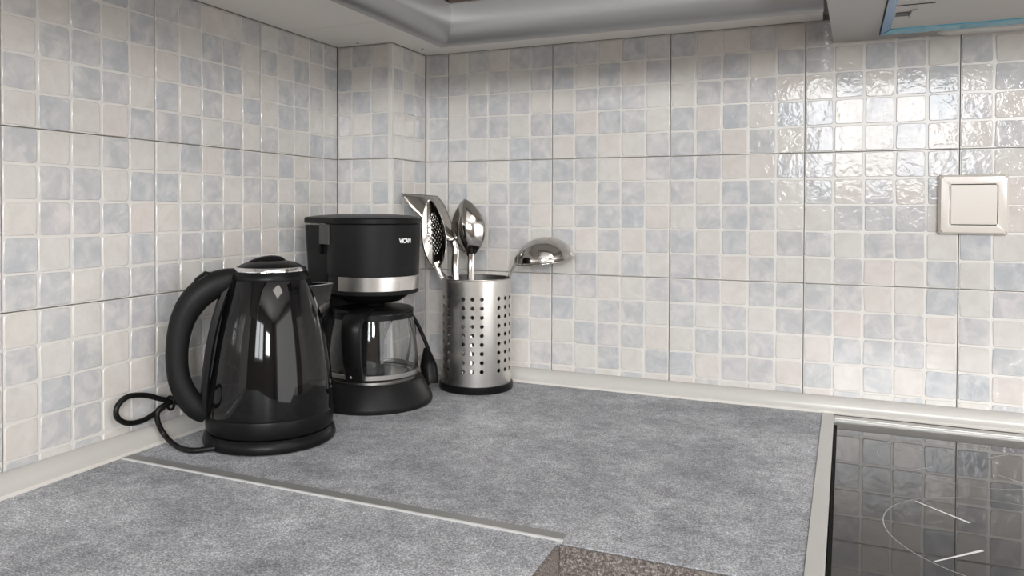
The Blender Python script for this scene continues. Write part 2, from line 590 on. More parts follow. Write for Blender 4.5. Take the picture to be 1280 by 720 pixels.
path = [(XL, -1.9), (XL, PY), (PX, PY), (PX, 0), (0.98, 0)]
prof = [(0.0, -0.1895), (0.0125, -0.1895), (0.0125, -0.1860), (0.0120, -0.1800), (0.0105, -0.1745), (0.0075, -0.1700), (0.0045, -0.1675), (0.0010, -0.1660), (0.0, -0.1660)]
tr = tag(sweep('trim_1', path, prof, 'trim'), kind='structure')
lip = [(0.0105, -0.1898), (0.0150, -0.1898), (0.0150, -0.1870), (0.0142, -0.1858), (0.0105, -0.1855)]
sweep('trim_lip', path, lip, 'trim_lip', tr)

# base cabinets that carry the worktops
def base_cabinet(label, x0, x1, y0, y1, front, n):
    e = tag(empty('base_cabinet', (x0, y0, FLOOR)), label, 'cabinet')
    zt = ZW - 0.039 - FLOOR
    wx, wy = x1 - x0, y1 - y0
    box('carcass', 0, wx, 0, wy, 0.1, zt, 'cab_white', e)
    box('plinth', 0.03, wx - 0.03, 0.03, wy - 0.03, 0, 0.1, 'cab_dark', e)
    for i in range(n):
        if front == 'y':
            a, b = wx * i / n + 0.002, wx * (i + 1) / n - 0.002
            d = box('door', a, b, -0.018, -0.0005, 0.11, zt - 0.01, 'cab_dark', e, 0.002)
            box('handle', (a + b) / 2 - 0.06, (a + b) / 2 + 0.06, -0.045, -0.0185, zt - 0.06, zt - 0.048, 'chrome', d, 0.003)
        else:
            a, b = wy * i / n + 0.002, wy * (i + 1) / n - 0.002
            d = box('door', wx + 0.0005, wx + 0.018, a, b, 0.11, zt - 0.01, 'cab_dark', e, 0.002)
            box('handle', wx + 0.0185, wx + 0.045, (a + b) / 2 - 0.06, (a + b) / 2 + 0.06, zt - 0.06, zt - 0.048, 'chrome', d, 0.003)
    return e


base_cabinet('base cabinet under the worktop on the right-hand wall', XL + 0.002, 0.41, -0.555, PY - 0.002, 'y', 1)
base_cabinet('base cabinet under the worktop in the foreground', XL + 0.002, 0.17, -1.9, -0.60, 'x', 3)

# ------------------------------------------------------------------ cooker with glass hob
ck = tag(empty('cooker', (0.444, -0.02, FLOOR)), 'cooker with dark glass hob in a steel rim beside the grey worktop', 'cooker')
ck.location = (0, 0, 0)
GX = lambda y: 0.4445 + (y / 0.59) * 0.0146     # left edge follows the strip
XR = 1.045
prism('body', [(GX(-0.03) + 0.002, -0.03), (GX(-0.58) + 0.002, -0.58), (XR, -0.58), (XR, -0.03)], FLOOR, ZW - 0.02, 'hood_steel', ck)
prism('rear_rim', [(GX(-0.031), -0.031), (XR, -0.031), (XR, -0.046), (GX(-0.046), -0.046)], ZW - 0.03, ZW + 0.003, 'aluminium', ck, 0.001)
prism('rear_rim_step', [(GX(-0.0465), -0.0465), (XR, -0.0465), (XR, -0.0500), (GX(-0.0500), -0.0500)], ZW - 0.03, ZW + 0.0015, 'aluminium', ck)
prism('front_rim', [(GX(-0.575), -0.575), (XR, -0.575), (XR, -0.592), (GX(-0.592), -0.592)], ZW - 0.03, ZW + 0.001, 'aluminium', ck)
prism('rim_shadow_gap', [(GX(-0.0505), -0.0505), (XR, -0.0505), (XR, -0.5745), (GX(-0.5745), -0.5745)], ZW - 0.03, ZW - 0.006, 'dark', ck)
gl = prism('glass_top', [(GX(-0.052) + 0.0035, -0.052), (XR - 0.003, -0.052), (XR - 0.003, -0.572), (GX(-0.572) + 0.0035, -0.572)], ZW - 0.0058, ZW - 0.0005, 'hob_glass', ck, 0.0006)


def ring_mark(cx, cy, r, wd, material, a0=0, a1=360):
    bm = bmesh.new()
    n = 72
    z = ZW - 0.0004
    rings = []
    for i in range(n + 1):
        a = R(a0 + (a1 - a0) * i / n)
        rings.append([bm.verts.new((cx + q * math.cos(a), cy + q * math.sin(a), z)) for q in (r - wd / 2, r + wd / 2)])
    for a, b in zip(rings, rings[1:]):
        bm.faces.new((a[0], a[1], b[1], b[0]))
    return from_bm('zone_ring', bm, material, gl, smooth=False)


def dash_mark(cx, cy, ang, r0, r1, w0, w1, material):
    bm = bmesh.new()
    a = R(ang)
    d = Vector((math.cos(a), math.sin(a)))
    s = Vector((-d.y, d.x))
    z = ZW - 0.0004
    c = Vector((cx, cy))
    pts = [c + d * r0 + s * w0 / 2, c + d * r0 - s * w0 / 2, c + d * r1 - s * w1 / 2, c + d * r1 + s * w1 / 2]
    bm.faces.new([bm.verts.new((q.x, q.y, z)) for q in pts])
    return from_bm('zone_dash', bm, material, gl, smooth=False)


for (cx, cy, r, m1, m2, rr) in ((0.590, -0.420, 0.1085, 'hob_mark', 'hob_mark_faint', (0.046, 0.105)), (0.578, -0.186, 0.0875, 'hob_mark_faint', 'hob_mark_faint', (0.046, 0.083)),
                            (0.90, -0.420, 0.0875, 'hob_mark', 'hob_mark_faint', (0.046, 0.083)), (0.90, -0.186, 0.1085, 'hob_mark_faint', 'hob_mark_faint', (0.046, 0.1))):
    ring_mark(cx, cy, r, 0.0009, 'hob_mark_faint')
    for k in range(4):
        dash_mark(cx, cy, 45 + 90 * k, rr[0], rr[1], 0.0032 if m1 == 'hob_mark' else 0.002, 0.0016, m1)

# ------------------------------------------------------------------ wall cabinets, pelmet, hood
ZC = 0.3925
o = tag(empty('wall_cabinet', (0, 0, ZC)), 'wall cabinet with cream underside above the left-hand tiles', 'cabinet')
box('carcass', XL + 0.002, -0.086, -1.6, -0.2555, 0.0, 0.7, 'cab_white', o)
for i in range(3):
    a, b = -1.6 + i * 0.447, -1.6 + (i + 1) * 0.447 - 0.004
    box('door', -0.0855, -0.066, a, b, 0.0085, 0.70, 'cab_dark', o, 0.002)
o = tag(empty('wall_cabinet', (0, 0, ZC)), 'wall cabinet with cream underside above the coffee maker and right-hand tiles', 'cabinet')
prism('carcass', [(XL + 0.002, -0.254), (0.4235, -0.254), (0.4235, -0.0015), (PX + 0.002, -0.0015), (PX + 0.002, PY - 0.0015), (XL + 0.002, PY - 0.0015)], 0.0, 0.7, 'cab_white', o)
for i in range(1):
    box('door', -0.062, 0.4235, -0.276, -0.2545, 0.0085, 0.70, 'cab_dark', o, 0.002)
for (hx, hy) in ((-0.3018, -0.1405), (-0.2219, -0.0571), (0.4060, -0.0672)):
    lathe('screw_hole', [(0.0022, 0.0), (0.0022, -0.0004), (0.0, -0.0004)], 'dark', o, 12, cx=hx, cy=hy)
ppath = [(-0.0735, -1.6), (-0.0735, -0.2665), (0.4245, -0.2665)]
pprof = [(-0.0120, 0.3920), (-0.0120, 0.3480), (-0.0080, 0.3440), (0.0, 0.3430), (0.0070, 0.3445), (0.0140, 0.3490), (0.0195, 0.3560), (0.0225, 0.3650),
         (0.0235, 0.3750), (0.0235, 0.3900), (0.0225, 0.3960), (0.0190, 0.3985), (0.0100, 0.3985), (0.0, 0.3985), (0.0, 0.3920)]
o = sweep('pelmet', ppath, pprof, 'pelmet')
tag(o, 'silver-grey rounded pelmet running under the front of the wall cabinets', 'pelmet')

hd = tag(empty('range_hood', (0, 0, 0.357)), 'grey metal range hood with blue protective film above the light switch', 'range hood')
prism('body', [(0.4372, -0.002), (0.4275, -0.262), (0.4275, -0.44), (1.03, -0.44), (1.03, -0.002)], 0.0, 0.16, 'hood_steel', hd, 0.002)
fp = prism('filter_panel', [(0.5070, -0.078), (0.4985, -0.42), (1.00, -0.42), (1.00, -0.078)], -0.0016, 0.004, 'filter', hd, 0.0006)
prism('panel_seam', [(0.5010, -0.2050), (0.5010, -0.2072), (0.545, -0.2072), (0.545, -0.2050)], -0.0021, -0.0014, 'dark', fp)
box('latch_recess', 0.5070, 0.5230, -0.1700, -0.1500, -0.0024, -0.0012, 'grey_plastic', fp, 0.0003)
box('latch_knob', 0.5225, 0.5300, -0.1780, -0.1430, -0.0050, -0.0012, 'filter', fp, 0.0015)
prism('blue_film', [(0.4968, -0.0455), (0.4905, -0.42), (0.4990, -0.42), (0.5072, -0.0765)], -0.0024, 0.002, 'film', hd, 0.0005)
prism('blue_film', [(0.4975, -0.0452), (0.5078, -0.0768), (1.0, -0.081), (1.0, -0.050)], -0.0030, 0.002, 'film_highlight', hd, 0.0012)
prism('film_gap_shade', [(0.4955, -0.0440), (0.4890, -0.42), (0.4903, -0.42), (0.4967, -0.0450)], -0.0026, 0.001, 'dark', hd)  # dark strip painting the shade of the gap beside the film
bm = bmesh.new()
rings = []
for t, k in ((0.0, 1.0), (0.0020, 0.93), (0.0034, 0.75), (0.0040, 0.5)):
    ring = []
    for i in range(32):
        a = 2 * math.pi * i / 32
        cxx = 0.60 if math.cos(a) < 0 else 0.88
        ring.append((cxx + 0.032 * k * math.cos(a), -0.0205 + 0.0165 * k * math.sin(a), -t))
    rings.append(ring)
loft(bm, rings)
from_bm('lamp_lens', bm, 'lens', hd)

# ------------------------------------------------------------------ light switch
sw = tag(empty('light_switch', (0.6155, -0.0015, 0.1185)), 'square cream light switch on the tiled wall below the hood', 'light switch')
bm = bmesh.new()
def sq(h, y, hz=None):
    hz = hz or h
    return [(-h, y, -hz), (h, y, -hz), (h, y, hz), (-h, y, hz)]
loft(bm, [sq(0.0415, 0.0), sq(0.0415, -0.004), sq(0.0385, -0.0085), sq(0.0300, -0.0095), sq(0.0285, -0.0090), sq(0.0285, -0.004)], True, True)
bmesh.ops.bevel(bm, geom=[e for e in bm.edges if abs(e.verts[0].co.y - e.verts[1].co.y) > 1e-5 and e.verts[0].co.y < -0.0001 or abs(e.verts[0].co.y - e.verts[1].co.y) > 0.003], offset=0.0018, segments=2, affect='EDGES')
from_bm('frame', bm, 'switch', sw, angle=30)
bm = bmesh.new()
v = [(-0.0276, -0.005, -0.0276), (0.0276, -0.005, -0.0276), (0.0276, -0.005, 0.0276), (-0.0276, -0.005, 0.0276)]
f = [(-0.0272, -0.0088, -0.0272), (0.0272, -0.0112, -0.0272), (0.0272, -0.0112, 0.0272), (-0.0272, -0.0088, 0.0272)]
loft(bm, [v, f])
bmesh.ops.bevel(bm, geom=bm.edges[:], offset=0.0008, segments=2, affect='EDGES')
from_bm('rocker', bm, 'switch', sw)
box('rocker_gap', -0.0284, 0.0284, -0.0050, -0.0042, -0.0284, 0.0284, 'dark', sw)

# ------------------------------------------------------------------ electric kettle
KX, KY = -0.2370, -0.4440
HA = R(227)          # handle heading
pb = tag(empty('kettle_dock', (KX, KY, ZW)), 'round black power base with tied cord under the kettle', 'kettle base')
lathe('base_plate', [(0.079, 0.0), (0.0835, 0.0015), (0.0845, 0.005), (0.0835, 0.010), (0.0815, 0.0145), (0.0790, 0.0165), (0.06, 0.0168)], 'black_plastic', pb, 72)
kt = tag(empty('kettle', (KX, KY, ZW + 0.0175), HA), 'glossy black electric kettle with chrome lid ring and pointed spout', 'kettle')
KZ = ZW + 0.0175
prof = [(0.0790, -0.1720), (0.0806, -0.1700), (0.0810, -0.1640), (0.0810, -0.1520), (0.0806, -0.1508)]
lathe('lower_band', [(r, z - KZ) for r, z in prof], 'black_plastic', kt, 72)
bp = [(0.0800, -0.1507), (0.0808, -0.1495), (0.0809, -0.140), (0.0804, -0.125), (0.0792, -0.108), (0.0772, -0.090), (0.0745, -0.070), (0.0710, -0.050), (0.0668, -0.031),
      (0.0618, -0.013), (0.0570, 0.002), (0.0530, 0.0125), (0.0497, 0.0195)]
bpath = smooth_path([(r, z, 0) for r, z in bp], 3)
body_prof = [(q.x, q.y) for q in bpath]
lathe('body', [(r, z - KZ) for r, z in body_prof], 'black_gloss', kt, 96, True, False)


def body_r(z):
    for (r0, z0), (r1, z1) in zip(body_prof, body_prof[1:]):
        if z0 <= z <= z1 and z1 > z0:
            return r0 + (r1 - r0) * (z - z0) / (z1 - z0)
    return body_prof[-1][0]


lathe('collar', [(r, z - KZ) for r, z in [(0.0480, 0.0185), (0.0505, 0.0190), (0.0508, 0.0212), (0.0492, 0.0255), (0.0468, 0.0292), (0.0440, 0.0300)]], 'black_plastic', kt, 72)
ld = lathe('lid', [(r, z - KZ) for r, z in [(0.0425, 0.0295), (0.0432, 0.0325), (0.0415, 0.0345), (0.0370, 0.0375), (0.0300, 0.0402), (0.0200, 0.0422), (0.0100, 0.0432), (0.0, 0.0434)]], 'black_plastic', kt, 64)
lathe('chrome_ring', [(r, z - KZ) for r, z in [(0.0440, 0.0292), (0.0460, 0.0296), (0.0455, 0.0325), (0.0442, 0.0342), (0.0424, 0.0346), (0.0420, 0.0330)]], 'chrome', kt, 64, False, False)
pts = smooth_path([(-0.018, 0.0, 0.0405), (-0.012, 0.0, 0.0432), (0.0, 0.0, 0.0440), (0.014, 0.0, 0.0425), (0.026, 0.0, 0.0395)], 5)
tube('lid_grip', [(q.x, q.y, q.z - KZ) for q in pts], [0.003 + 0.002 * math.sin(math.pi * i / (len(pts) - 1)) for i in range(len(pts))], 'black_plastic', ld, 12, (0, 1, 0), 2.2)
# spout (towards -x)
bm = bmesh.new()
rings = []
NS = 14
for i in range(NS + 1):
    t = i / NS
    z = -0.080 + t * 0.089
    rb = body_r(z) - 0.0012
    tip = rb + 0.0025 + 0.0265 * t ** 1.9
    half = R(7 + 27 * t ** 0.8)
    row = []
    for s in (-1, -0.6, -0.25, 0, 0.25, 0.6, 1):
        ang = math.pi + s * half
        edge = Vector((rb * math.cos(math.pi + half), rb * math.sin(math.pi + half)))
        p0 = Vector((rb * math.cos(ang), rb * math.sin(ang)))
        # straight facets from the body to the ridge, ridge slightly rounded
        k = abs(s)
        e1 = Vector((rb * math.cos(math.pi + half * (1 if s > 0 else -1)), rb * math.sin(math.pi + half * (1 if s > 0 else -1))))
        rg = Vector((-tip, 0))
        q = rg.lerp(e1, k ** 1.1)
        row.append((q.x, q.y, z - KZ))
    rings.append(row)
vs = loft(bm, rings, False, False, closed=False)
top = vs[-1]
# recessed pouring lip: inner floor slightly lower
inn = [bm.verts.new((v.co.x * 0.97 + (-0.001 if abs(v.co.y) < 0.001 else 0), v.co.y * 0.93, v.co.z - 0.0002)) for v in top]
low = [bm.verts.new((v.co.x * 0.94, v.co.y * 0.88, v.co.z - 0.008)) for v in top]
for i in range(6):
    bm.faces.new((top[i], top[i + 1], inn[i + 1], inn[i]))
    bm.faces.new((inn[i], inn[i + 1], low[i + 1], low[i]))
bm.faces.new(low)
sp = from_bm('spout', bm, 'black_gloss', kt, angle=60)
tube('spout_lip', [(v[0] * 1.0, v[1], v[2] + 0.0002) for v in rings[-1]], 0.0007, 'chrome', sp, 8)
# handle
hp = [(0.030, 0.0215, 0.0095), (0.0430, 0.0210, 0.0125), (0.058, 0.0170, 0.0160), (0.077, 0.0085, 0.0178), (0.095, -0.0080, 0.0172), (0.1075, -0.0320, 0.0152),
      (0.1135, -0.0640, 0.0138), (0.1125, -0.0980, 0.0135), (0.1040, -0.1240, 0.0142), (0.0910, -0.1430, 0.0142), (0.0790, -0.1530, 0.0115)]
hs = smooth_path(hp, 6)
hn = tube('handle', [(q.x, 0, q.y - KZ) for q in hs], [q.z for q in hs], 'black_matt', kt, 20, (0, 1, 0), 0.92)
tube('thumb_button', [(0.071, 0, 0.0255 - KZ), (0.079, 0, 0.0260 - KZ), (0.089, 0, 0.0185 - KZ), (0.094, 0, 0.0120 - KZ)], [0.003, 0.0052, 0.005, 0.003], 'black_plastic', hn, 12, (0, 1, 0), 1.7)
# handle mounting rail down the side of the body
bm = bmesh.new()
rings = []
for i in range(19):
    z = -0.150 + i * (0.1690 / 18)
    r0 = body_r(z)
    hw = 0.0125
    rings.append([(math.sqrt(max(r0 * r0 - hw * hw, 0)) - 0.001, -hw, z - KZ), (r0 + 0.0045, -hw * 0.85, z - KZ), (r0 + 0.0062, 0, z - KZ), (r0 + 0.0045, hw * 0.85, z - KZ), (math.sqrt(max(r0 * r0 - hw * hw, 0)) - 0.001, hw, z - KZ)])
loft(bm, rings)
from_bm('handle_rail', bm, 'black_plastic', kt, angle=60)

# ------------------------------------------------------------------ coffee maker
CX, CY = -0.2175, -0.2235
CA = R(-22)
cm = tag(empty('coffee_maker', (CX, CY, ZW), CA), 'black drip coffee maker with steel band standing in the tiled corner', 'coffee maker')


def d_outline(rf, hwid, back, cr, n=36):
    """Plan outline: round front (radius rf about the origin), straight sides, rounded rear corners."""
    pts = []
    for i in range(n + 1):
        a = -math.pi / 2 + math.pi * i / n
        pts.append((rf * math.cos(a), rf * math.sin(a)))
    for (cx, cy, a0) in ((-back + cr, hwid - cr, math.pi / 2), (-back + cr, -hwid + cr, math.pi)):
        for i in range(7):
            a = a0 + math.pi / 2 * i / 6
            pts.append((cx + cr * math.cos(a), cy + cr * math.sin(a)))
    return pts


def d_loft(name, levels, material, parent, angle=35):
    bm = bmesh.new()
    loft(bm, [[(x, y, z) for x, y in d_outline(*a)] for z, *a in levels])
    return from_bm(name, bm, material, parent, angle=angle)


d_loft('base', [(0.0, 0.0915, 0.076, 0.104, 0.03), (0.004, 0.0930, 0.0775, 0.106, 0.03), (0.009, 0.0920, 0.0765, 0.106, 0.03), (0.024, 0.0845, 0.072, 0.105, 0.03),
                (0.036, 0.0785, 0.068, 0.104, 0.03), (0.0395, 0.0755, 0.066, 0.103, 0.03)], 'black_grain', cm)
hpz = lathe('hotplate', [(0.066, 0.0390), (0.066, 0.0412), (0.063, 0.0418), (0.0, 0.0418)], 'brushed', cm, 48)
# rear column with the water tank
bm = bmesh.new()
def column(z, hw, back, front, cr):
    pts = []
    for (sx, sy, a0) in ((front - 0.004, hw - 0.004, 0), (-back + cr, hw - cr, math.pi / 2), (-back + cr, -hw + cr, math.pi), (front - 0.004, -hw + 0.004, 1.5 * math.pi)):
        c = cr if sx < 0 and a0 in (math.pi / 2, math.pi) else 0.004
        for i in range(6):
            a = a0 + math.pi / 2 * i / 5
            pts.append((sx + c * math.cos(a), sy + c * math.sin(a), z))
    return pts
loft(bm, [column(0.039, 0.0560, 0.103, -0.045, 0.02), (column(0.16, 0.0580, 0.107, -0.045, 0.02)), column(0.274, 0.0630, 0.1125, -0.030, 0.02)])
from_bm('water_tank', bm, 'black_grain', cm)
box('tank_ridge', -0.0520, -0.0450, -0.0690, -0.0600, 0.230, 0.2745, 'black_plastic', cm, 0.002)
box('lid_clip', -0.038, -0.012, -0.0748, -0.062, 0.246, 0.2765, 'grey_plastic', cm, 0.001)
# brewing head
hd_ = [(0.0660, 0.1700), (0.0700, 0.1712), (0.0706, 0.1735), (0.0706, 0.1765), (0.0697, 0.1772), (0.0697, 0.1985), (0.0712, 0.1995), (0.0735, 0.2760), (0.0725, 0.2772)]
lathe('brew_head', hd_, 'black_grain', cm, 96)
bm = bmesh.new()
rings = []
for z, r in ((0.1775, 0.0700), (0.1775, 0.0709), (0.1985, 0.0715), (0.1985, 0.0700)):
    rings.append([(r * math.cos(a), r * math.sin(a), z) for a in [R(-83 + 166 * i / 48) for i in range(49)]])
loft(bm, rings, False, False, closed=False)
from_bm('steel_band', bm, 'brushed', cm)
lathe('filter_basket', [(0.034, 0.1560), (0.042, 0.1575), (0.055, 0.166), (0.060, 0.1715)], 'black_plastic', cm, 48)
lathe('drip_nozzle', [(0.013, 0.1500), (0.016, 0.1505), (0.018, 0.1570)], 'black_plastic', cm, 32)
ld = d_loft('lid', [(0.2775, 0.0736, 0.0635, 0.113, 0.02), (0.2785, 0.0744, 0.0640, 0.1135, 0.02), (0.2850, 0.0746, 0.0640, 0.1135, 0.02), (0.2870, 0.0730, 0.063, 0.112, 0.02), (0.2900, 0.058, 0.05, 0.09, 0.02), (0.2920, 0.03, 0.03, 0.055, 0.015)], 'black_plastic', cm, 30)

# lettering on the head
fc = bpy.data.curves.new('lettering', 'FONT')
fc.body = 'VICAN'
fc.size = 0.0092
fc.offset = 0.00035
fc.align_x = 'CENTER'
fc.space_character = 0.92
tmp = bpy.data.objects.new('lettering_tmp', fc)
C.objects.link(tmp)
bpy.context.view_layer.update()
me = bpy.data.meshes.new_from_object(tmp.evaluated_get(bpy.context.evaluated_depsgraph_get()))
bpy.data.objects.remove(tmp)
bpy.data.curves.remove(fc)
xs = [v.co.x for v in me.vertices]
sc_ = 0.0238 / (max(xs) - min(xs))
LA = R(5)     # bearing of the lettering from the front
for v in me.vertices:
    z = 0.2495 + v.co.y
    rr = 0.0712 + (z - 0.1995) * (0.0023 / 0.0765) + 0.0003
    a = LA + v.co.x * sc_ / rr
    v.co = Vector((rr * math.cos(a), rr * math.sin(a), z))
tx = link_mesh('lettering', me, 'white_print', cm)
tx['label'] = 'small white lettering on the coffee maker head'

# cord and plug lying behind, between machine and utensil holder (machine space)
inv = (Matrix.Translation((CX, CY, ZW)) @ Matrix.Rotation(CA, 4, 'Z')).inverted()
def loc(p): return inv @ Vector(p)
pc = [(-0.262, -0.142, -0.140), (-0.248, -0.130, -0.090), (-0.236, -0.114, -0.066), (-0.221, -0.109, -0.064), (-0.205, -0.110, -0.080), (-0.188, -0.115, -0.104), (-0.174, -0.121, -0.126)]
tube('power_cord', [loc(q) for q in smooth_path(pc, 6)], 0.0032, 'rubber', cm, 10)
pc = [(-0.221, -0.108, -0.069), (-0.212, -0.108, -0.081), (-0.208, -0.109, -0.103), (-0.211, -0.109, -0.125), (-0.216, -0.108, -0.140), (-0.219, -0.111, -0.160), (-0.205, -0.112, -0.183), (-0.180, -0.118, -0.184), (-0.165, -0.125, -0.165), (-0.166, -0.120, -0.140)]
tube('power_cord', [loc(q) for q in smooth_path(pc, 6)], 0.0032, 'rubber', cm, 10)
pg = [(-0.1790, -0.122, -0.122), (-0.1750, -0.125, -0.132), (-0.1710, -0.129, -0.145), (-0.1670, -0.132, -0.158), (-0.1650, -0.134, -0.168), (-0.1650, -0.135, -0.175)]
tube('plug', [loc(q) for q in smooth_path(pg, 4)], [0.004 + 0.010 * min(1, i / 9) for i in range(21)], 'black_plastic', cm, 14)

# ------------------------------------------------------------------ carafe
cf = tag(empty('carafe', (CX, CY, ZW + 0.0420), R(-76)), 'glass coffee carafe with black handle and lid on the hotplate', 'carafe')
outer = [(0.060, 0.0), (0.0665, 0.0015), (0.0690, 0.006), (0.0700, 0.016), (0.0692, 0.036), (0.0665, 0.060), (0.0635, 0.080), (0.0612, 0.092), (0.0608, 0.099)]
inner = [(r - 0.0022, z) for r, z in outer[::-1][:-2]] + [(0.064, 0.0042), (0.058, 0.0028), (0.0, 0.0028)]
lathe('glass_jug', [(0.0, 0.0)] + outer + inner, 'glass', cf, 72, False, False)
lathe('rim_band', [(0.0612, 0.0905), (0.0626, 0.0905), (0.0622, 0.0985), (0.0608, 0.0985)], 'black_plastic', cf, 64, False, False)
lathe('foot_band', [(0.0700, 0.0035), (0.0708, 0.0040), (0.0710, 0.0105), (0.0704, 0.0110)], 'brushed', cf, 64, False, False)
lathe('lid', [(0.0580, 0.0990), (0.0625, 0.0992), (0.0630, 0.1020), (0.0600, 0.1050), (0.0450, 0.1062), (0.0200, 0.1068), (0.0, 0.1068)], 'black_plastic', cf, 64)
hs = smooth_path([(0.045, 0.1045), (0.066, 0.1030), (0.086, 0.1000), (0.0985, 0.0900), (0.1010, 0.0720), (0.0985, 0.0480), (0.0920, 0.0250), (0.0820, 0.0060), (0.0730, -0.0010)][0:9] and
                 [Vector((a, b, 0)) for a, b in [(0.045, 0.1045), (0.066, 0.1030), (0.086, 0.1000), (0.0985, 0.0900), (0.1010, 0.0720), (0.0985, 0.0480), (0.0920, 0.0250), (0.0840, 0.0080)]], 6)
bm = bmesh.new()
rings = []
for i, q in enumerate(hs):
    t = (hs[min(i + 1, len(hs) - 1)] - hs[max(i - 1, 0)]).normalized()
    nn = Vector((-t.y, t.x, 0))
    hw = 0.0125 + 0.003 * (1 - i / len(hs))
    th = 0.0055
    ring = []
    for (a, b) in ((-1, -0.6), (-0.8, -1), (0.8, -1), (1, -0.6), (1, 0.6), (0.8, 1), (-0.8, 1), (-1, 0.6)):
        pos = q + nn * (b * th)
        ring.append((pos.x, a * hw, pos.y))
    rings.append(ring)
loft(bm, rings)
hn = from_bm('handle', bm, 'black_plastic', cf, angle=40)
box('handle_bracket', 0.0695, 0.0860, -0.011, 0.011, 0.0035, 0.0130, 'black_plastic', cf, 0.002)
bm = bmesh.new()
bmesh.ops.create_uvsphere(bm, u_segments=14, v_segments=8, radius=0.0034)
sc = from_bm('screw', bm, 'chrome', hn)
sc.location = (0.0905, -0.004, 0.0140)

# ------------------------------------------------------------------ kettle cord (on the power base)
invk = Matrix.Translation((-KX, -KY, -ZW))
kc = [(-0.2560, -0.5240, -0.1845), (-0.2760, -0.5405, -0.1855), (-0.3040, -0.5375, -0.1850), (-0.3330, -0.5290, -0.1775), (-0.3390, -0.5350, -0.1590), (-0.3395, -0.5335, -0.1440),
      (-0.3370, -0.5180, -0.1375), (-0.3400, -0.5330, -0.1300), (-0.3430, -0.5528, -0.1218), (-0.3435, -0.5766, -0.1184), (-0.3435, -0.5915, -0.1266), (-0.3435, -0.5916, -0.1400), (-0.3430, -0.5767, -0.1505),
      (-0.3430, -0.5529, -0.1527), (-0.3420, -0.5290, -0.1457), (-0.3390, -0.5110, -0.1395), (-0.3330, -0.4830, -0.1530), (-0.3240, -0.4620, -0.1680), (-0.3180, -0.4450, -0.1800), (-0.3120, -0.4300, -0.1850)]
kcord = tube('power_cord', [invk @ q for q in smooth_path(kc, 7)], 0.0034, 'rubber', pb, 10)
tb = [( -0.3365 + 0.0065 * math.cos(a), -0.5170, -0.1392 + 0.0085 * math.sin(a)) for a in [2 * math.pi * i / 16 for i in range(17)]]
tube('cord_tie', [invk @ Vector(q) for q in tb], 0.0018, 'black_plastic', kcord, 8)

# ------------------------------------------------------------------ utensil holder
UX, UY = -0.1077, -0.0757
RV = Vector((0.9144, 0.4047, 0))      # sideways in the row of utensils
NV = Vector((0.4047, -0.9144, 0))     # out of the corner
uh = tag(empty('utensil_holder', (UX, UY, ZW)), 'perforated stainless steel utensil holder with black foot by the wall', 'utensil holder')
HR = 0.0588
lathe('foot', [(0.0585, 0.0), (0.0615, 0.001), (0.0622, 0.004), (0.0620, 0.0105), (0.0605, 0.0125), (0.0560, 0.0125), (0.0555, 0.006), (0.0, 0.006)], 'black_plastic', uh, 64)
bm = bmesh.new()
NC, NR = 24, 9
pitch = 0.01465
ztop = 0.1850
zh1 = ztop - 0.0300 + pitch / 2 - 0.0005          # top of first hole cell
zh0 = zh1 - NR * pitch
base_ang = math.atan2(NV.y, NV.x) + R(-5.5)
hole_r = 0.0033
K = 16
cache = {}
def V(ang, z):
    k = (round(ang % (2 * math.pi), 5), round(z, 6))
    if k[0] >= 6.28318: k = (0.0, k[1])
    if k not in cache:
        cache[k] = bm.verts.new((HR * math.cos(ang), HR * math.sin(ang), z))
    return cache[k]
cell = 2 * math.pi / NC
for c_ in range(NC):
    a0 = base_ang + (c_ - 0.5) * cell
    subs = [a0 + cell * k / 4 for k in range(5)]
    for (z0, z1) in ((0.0065, zh0), (zh1, ztop)):
        for k in range(4):
            bm.faces.new((V(subs[k], z0), V(subs[k + 1], z0), V(subs[k + 1], z1), V(subs[k], z1)))
    solid = (c_ % 4) == 2
    for r_ in range(NR):
        z0 = zh0 + r_ * pitch
        zs = [z0 + pitch * k / 4 for k in range(5)]
        if solid:
            for k in range(4):
                for l in range(4):
                    bm.faces.new((V(subs[k], zs[l]), V(subs[k + 1], zs[l]), V(subs[k + 1], zs[l + 1]), V(subs[k], zs[l + 1])))
        else:
            bd = [(subs[k], zs[0]) for k in range(4)] + [(subs[4], zs[k]) for k in range(4)] + [(subs[4 - k], zs[4]) for k in range(4)] + [(subs[0], zs[4 - k]) for k in range(4)]
            ac, zc = a0 + cell / 2, z0 + pitch / 2
            hv = []
            for (a, z) in bd:
                th = math.atan2(z - zc, (a - ac) * HR)
                hv.append(bm.verts.new((HR * math.cos(ac + hole_r * math.cos(th) / HR), HR * math.sin(ac + hole_r * math.cos(th) / HR), zc + hole_r * math.sin(th))))
            for k in range(16):
                l = (k + 1) % 16
                bm.faces.new((V(*bd[k]), V(*bd[l]), hv[l], hv[k]))
cyl = from_bm('perforated_cylinder', bm, 'brushed', uh, angle=40)
md = cyl.modifiers.new('thickness', 'SOLIDIFY')
md.thickness = 0.0009
md.offset = -1
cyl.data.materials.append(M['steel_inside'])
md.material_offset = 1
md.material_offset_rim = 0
es = cyl.modifiers.new('crisp_edges', 'EDGE_SPLIT')
es.split_angle = R(35)
bm = bmesh.new()
rings = []
for i in range(9):
    a = 2 * math.pi * i / 8
    rings.append((HR - 0.0003 + 0.0011 * math.cos(a), ztop + 0.0011 * math.sin(a)))
bm.free()
lathe('rolled_rim', rings, 'brushed', uh, 96, False, False)


def U(a, c, z):
    """point: a sideways, c out of the corner, z height (world) -> world"""
    return Vector((UX, UY, 0)) + RV * a + NV * c + Vector((0, 0, z))


def thing_at(name, label, cat):
    e = empty(name, (UX, UY, ZW + 0.0065))
    tag(e, label, cat)
    return e


OFF = Vector((-UX, -UY, -(ZW + 0.0065)))


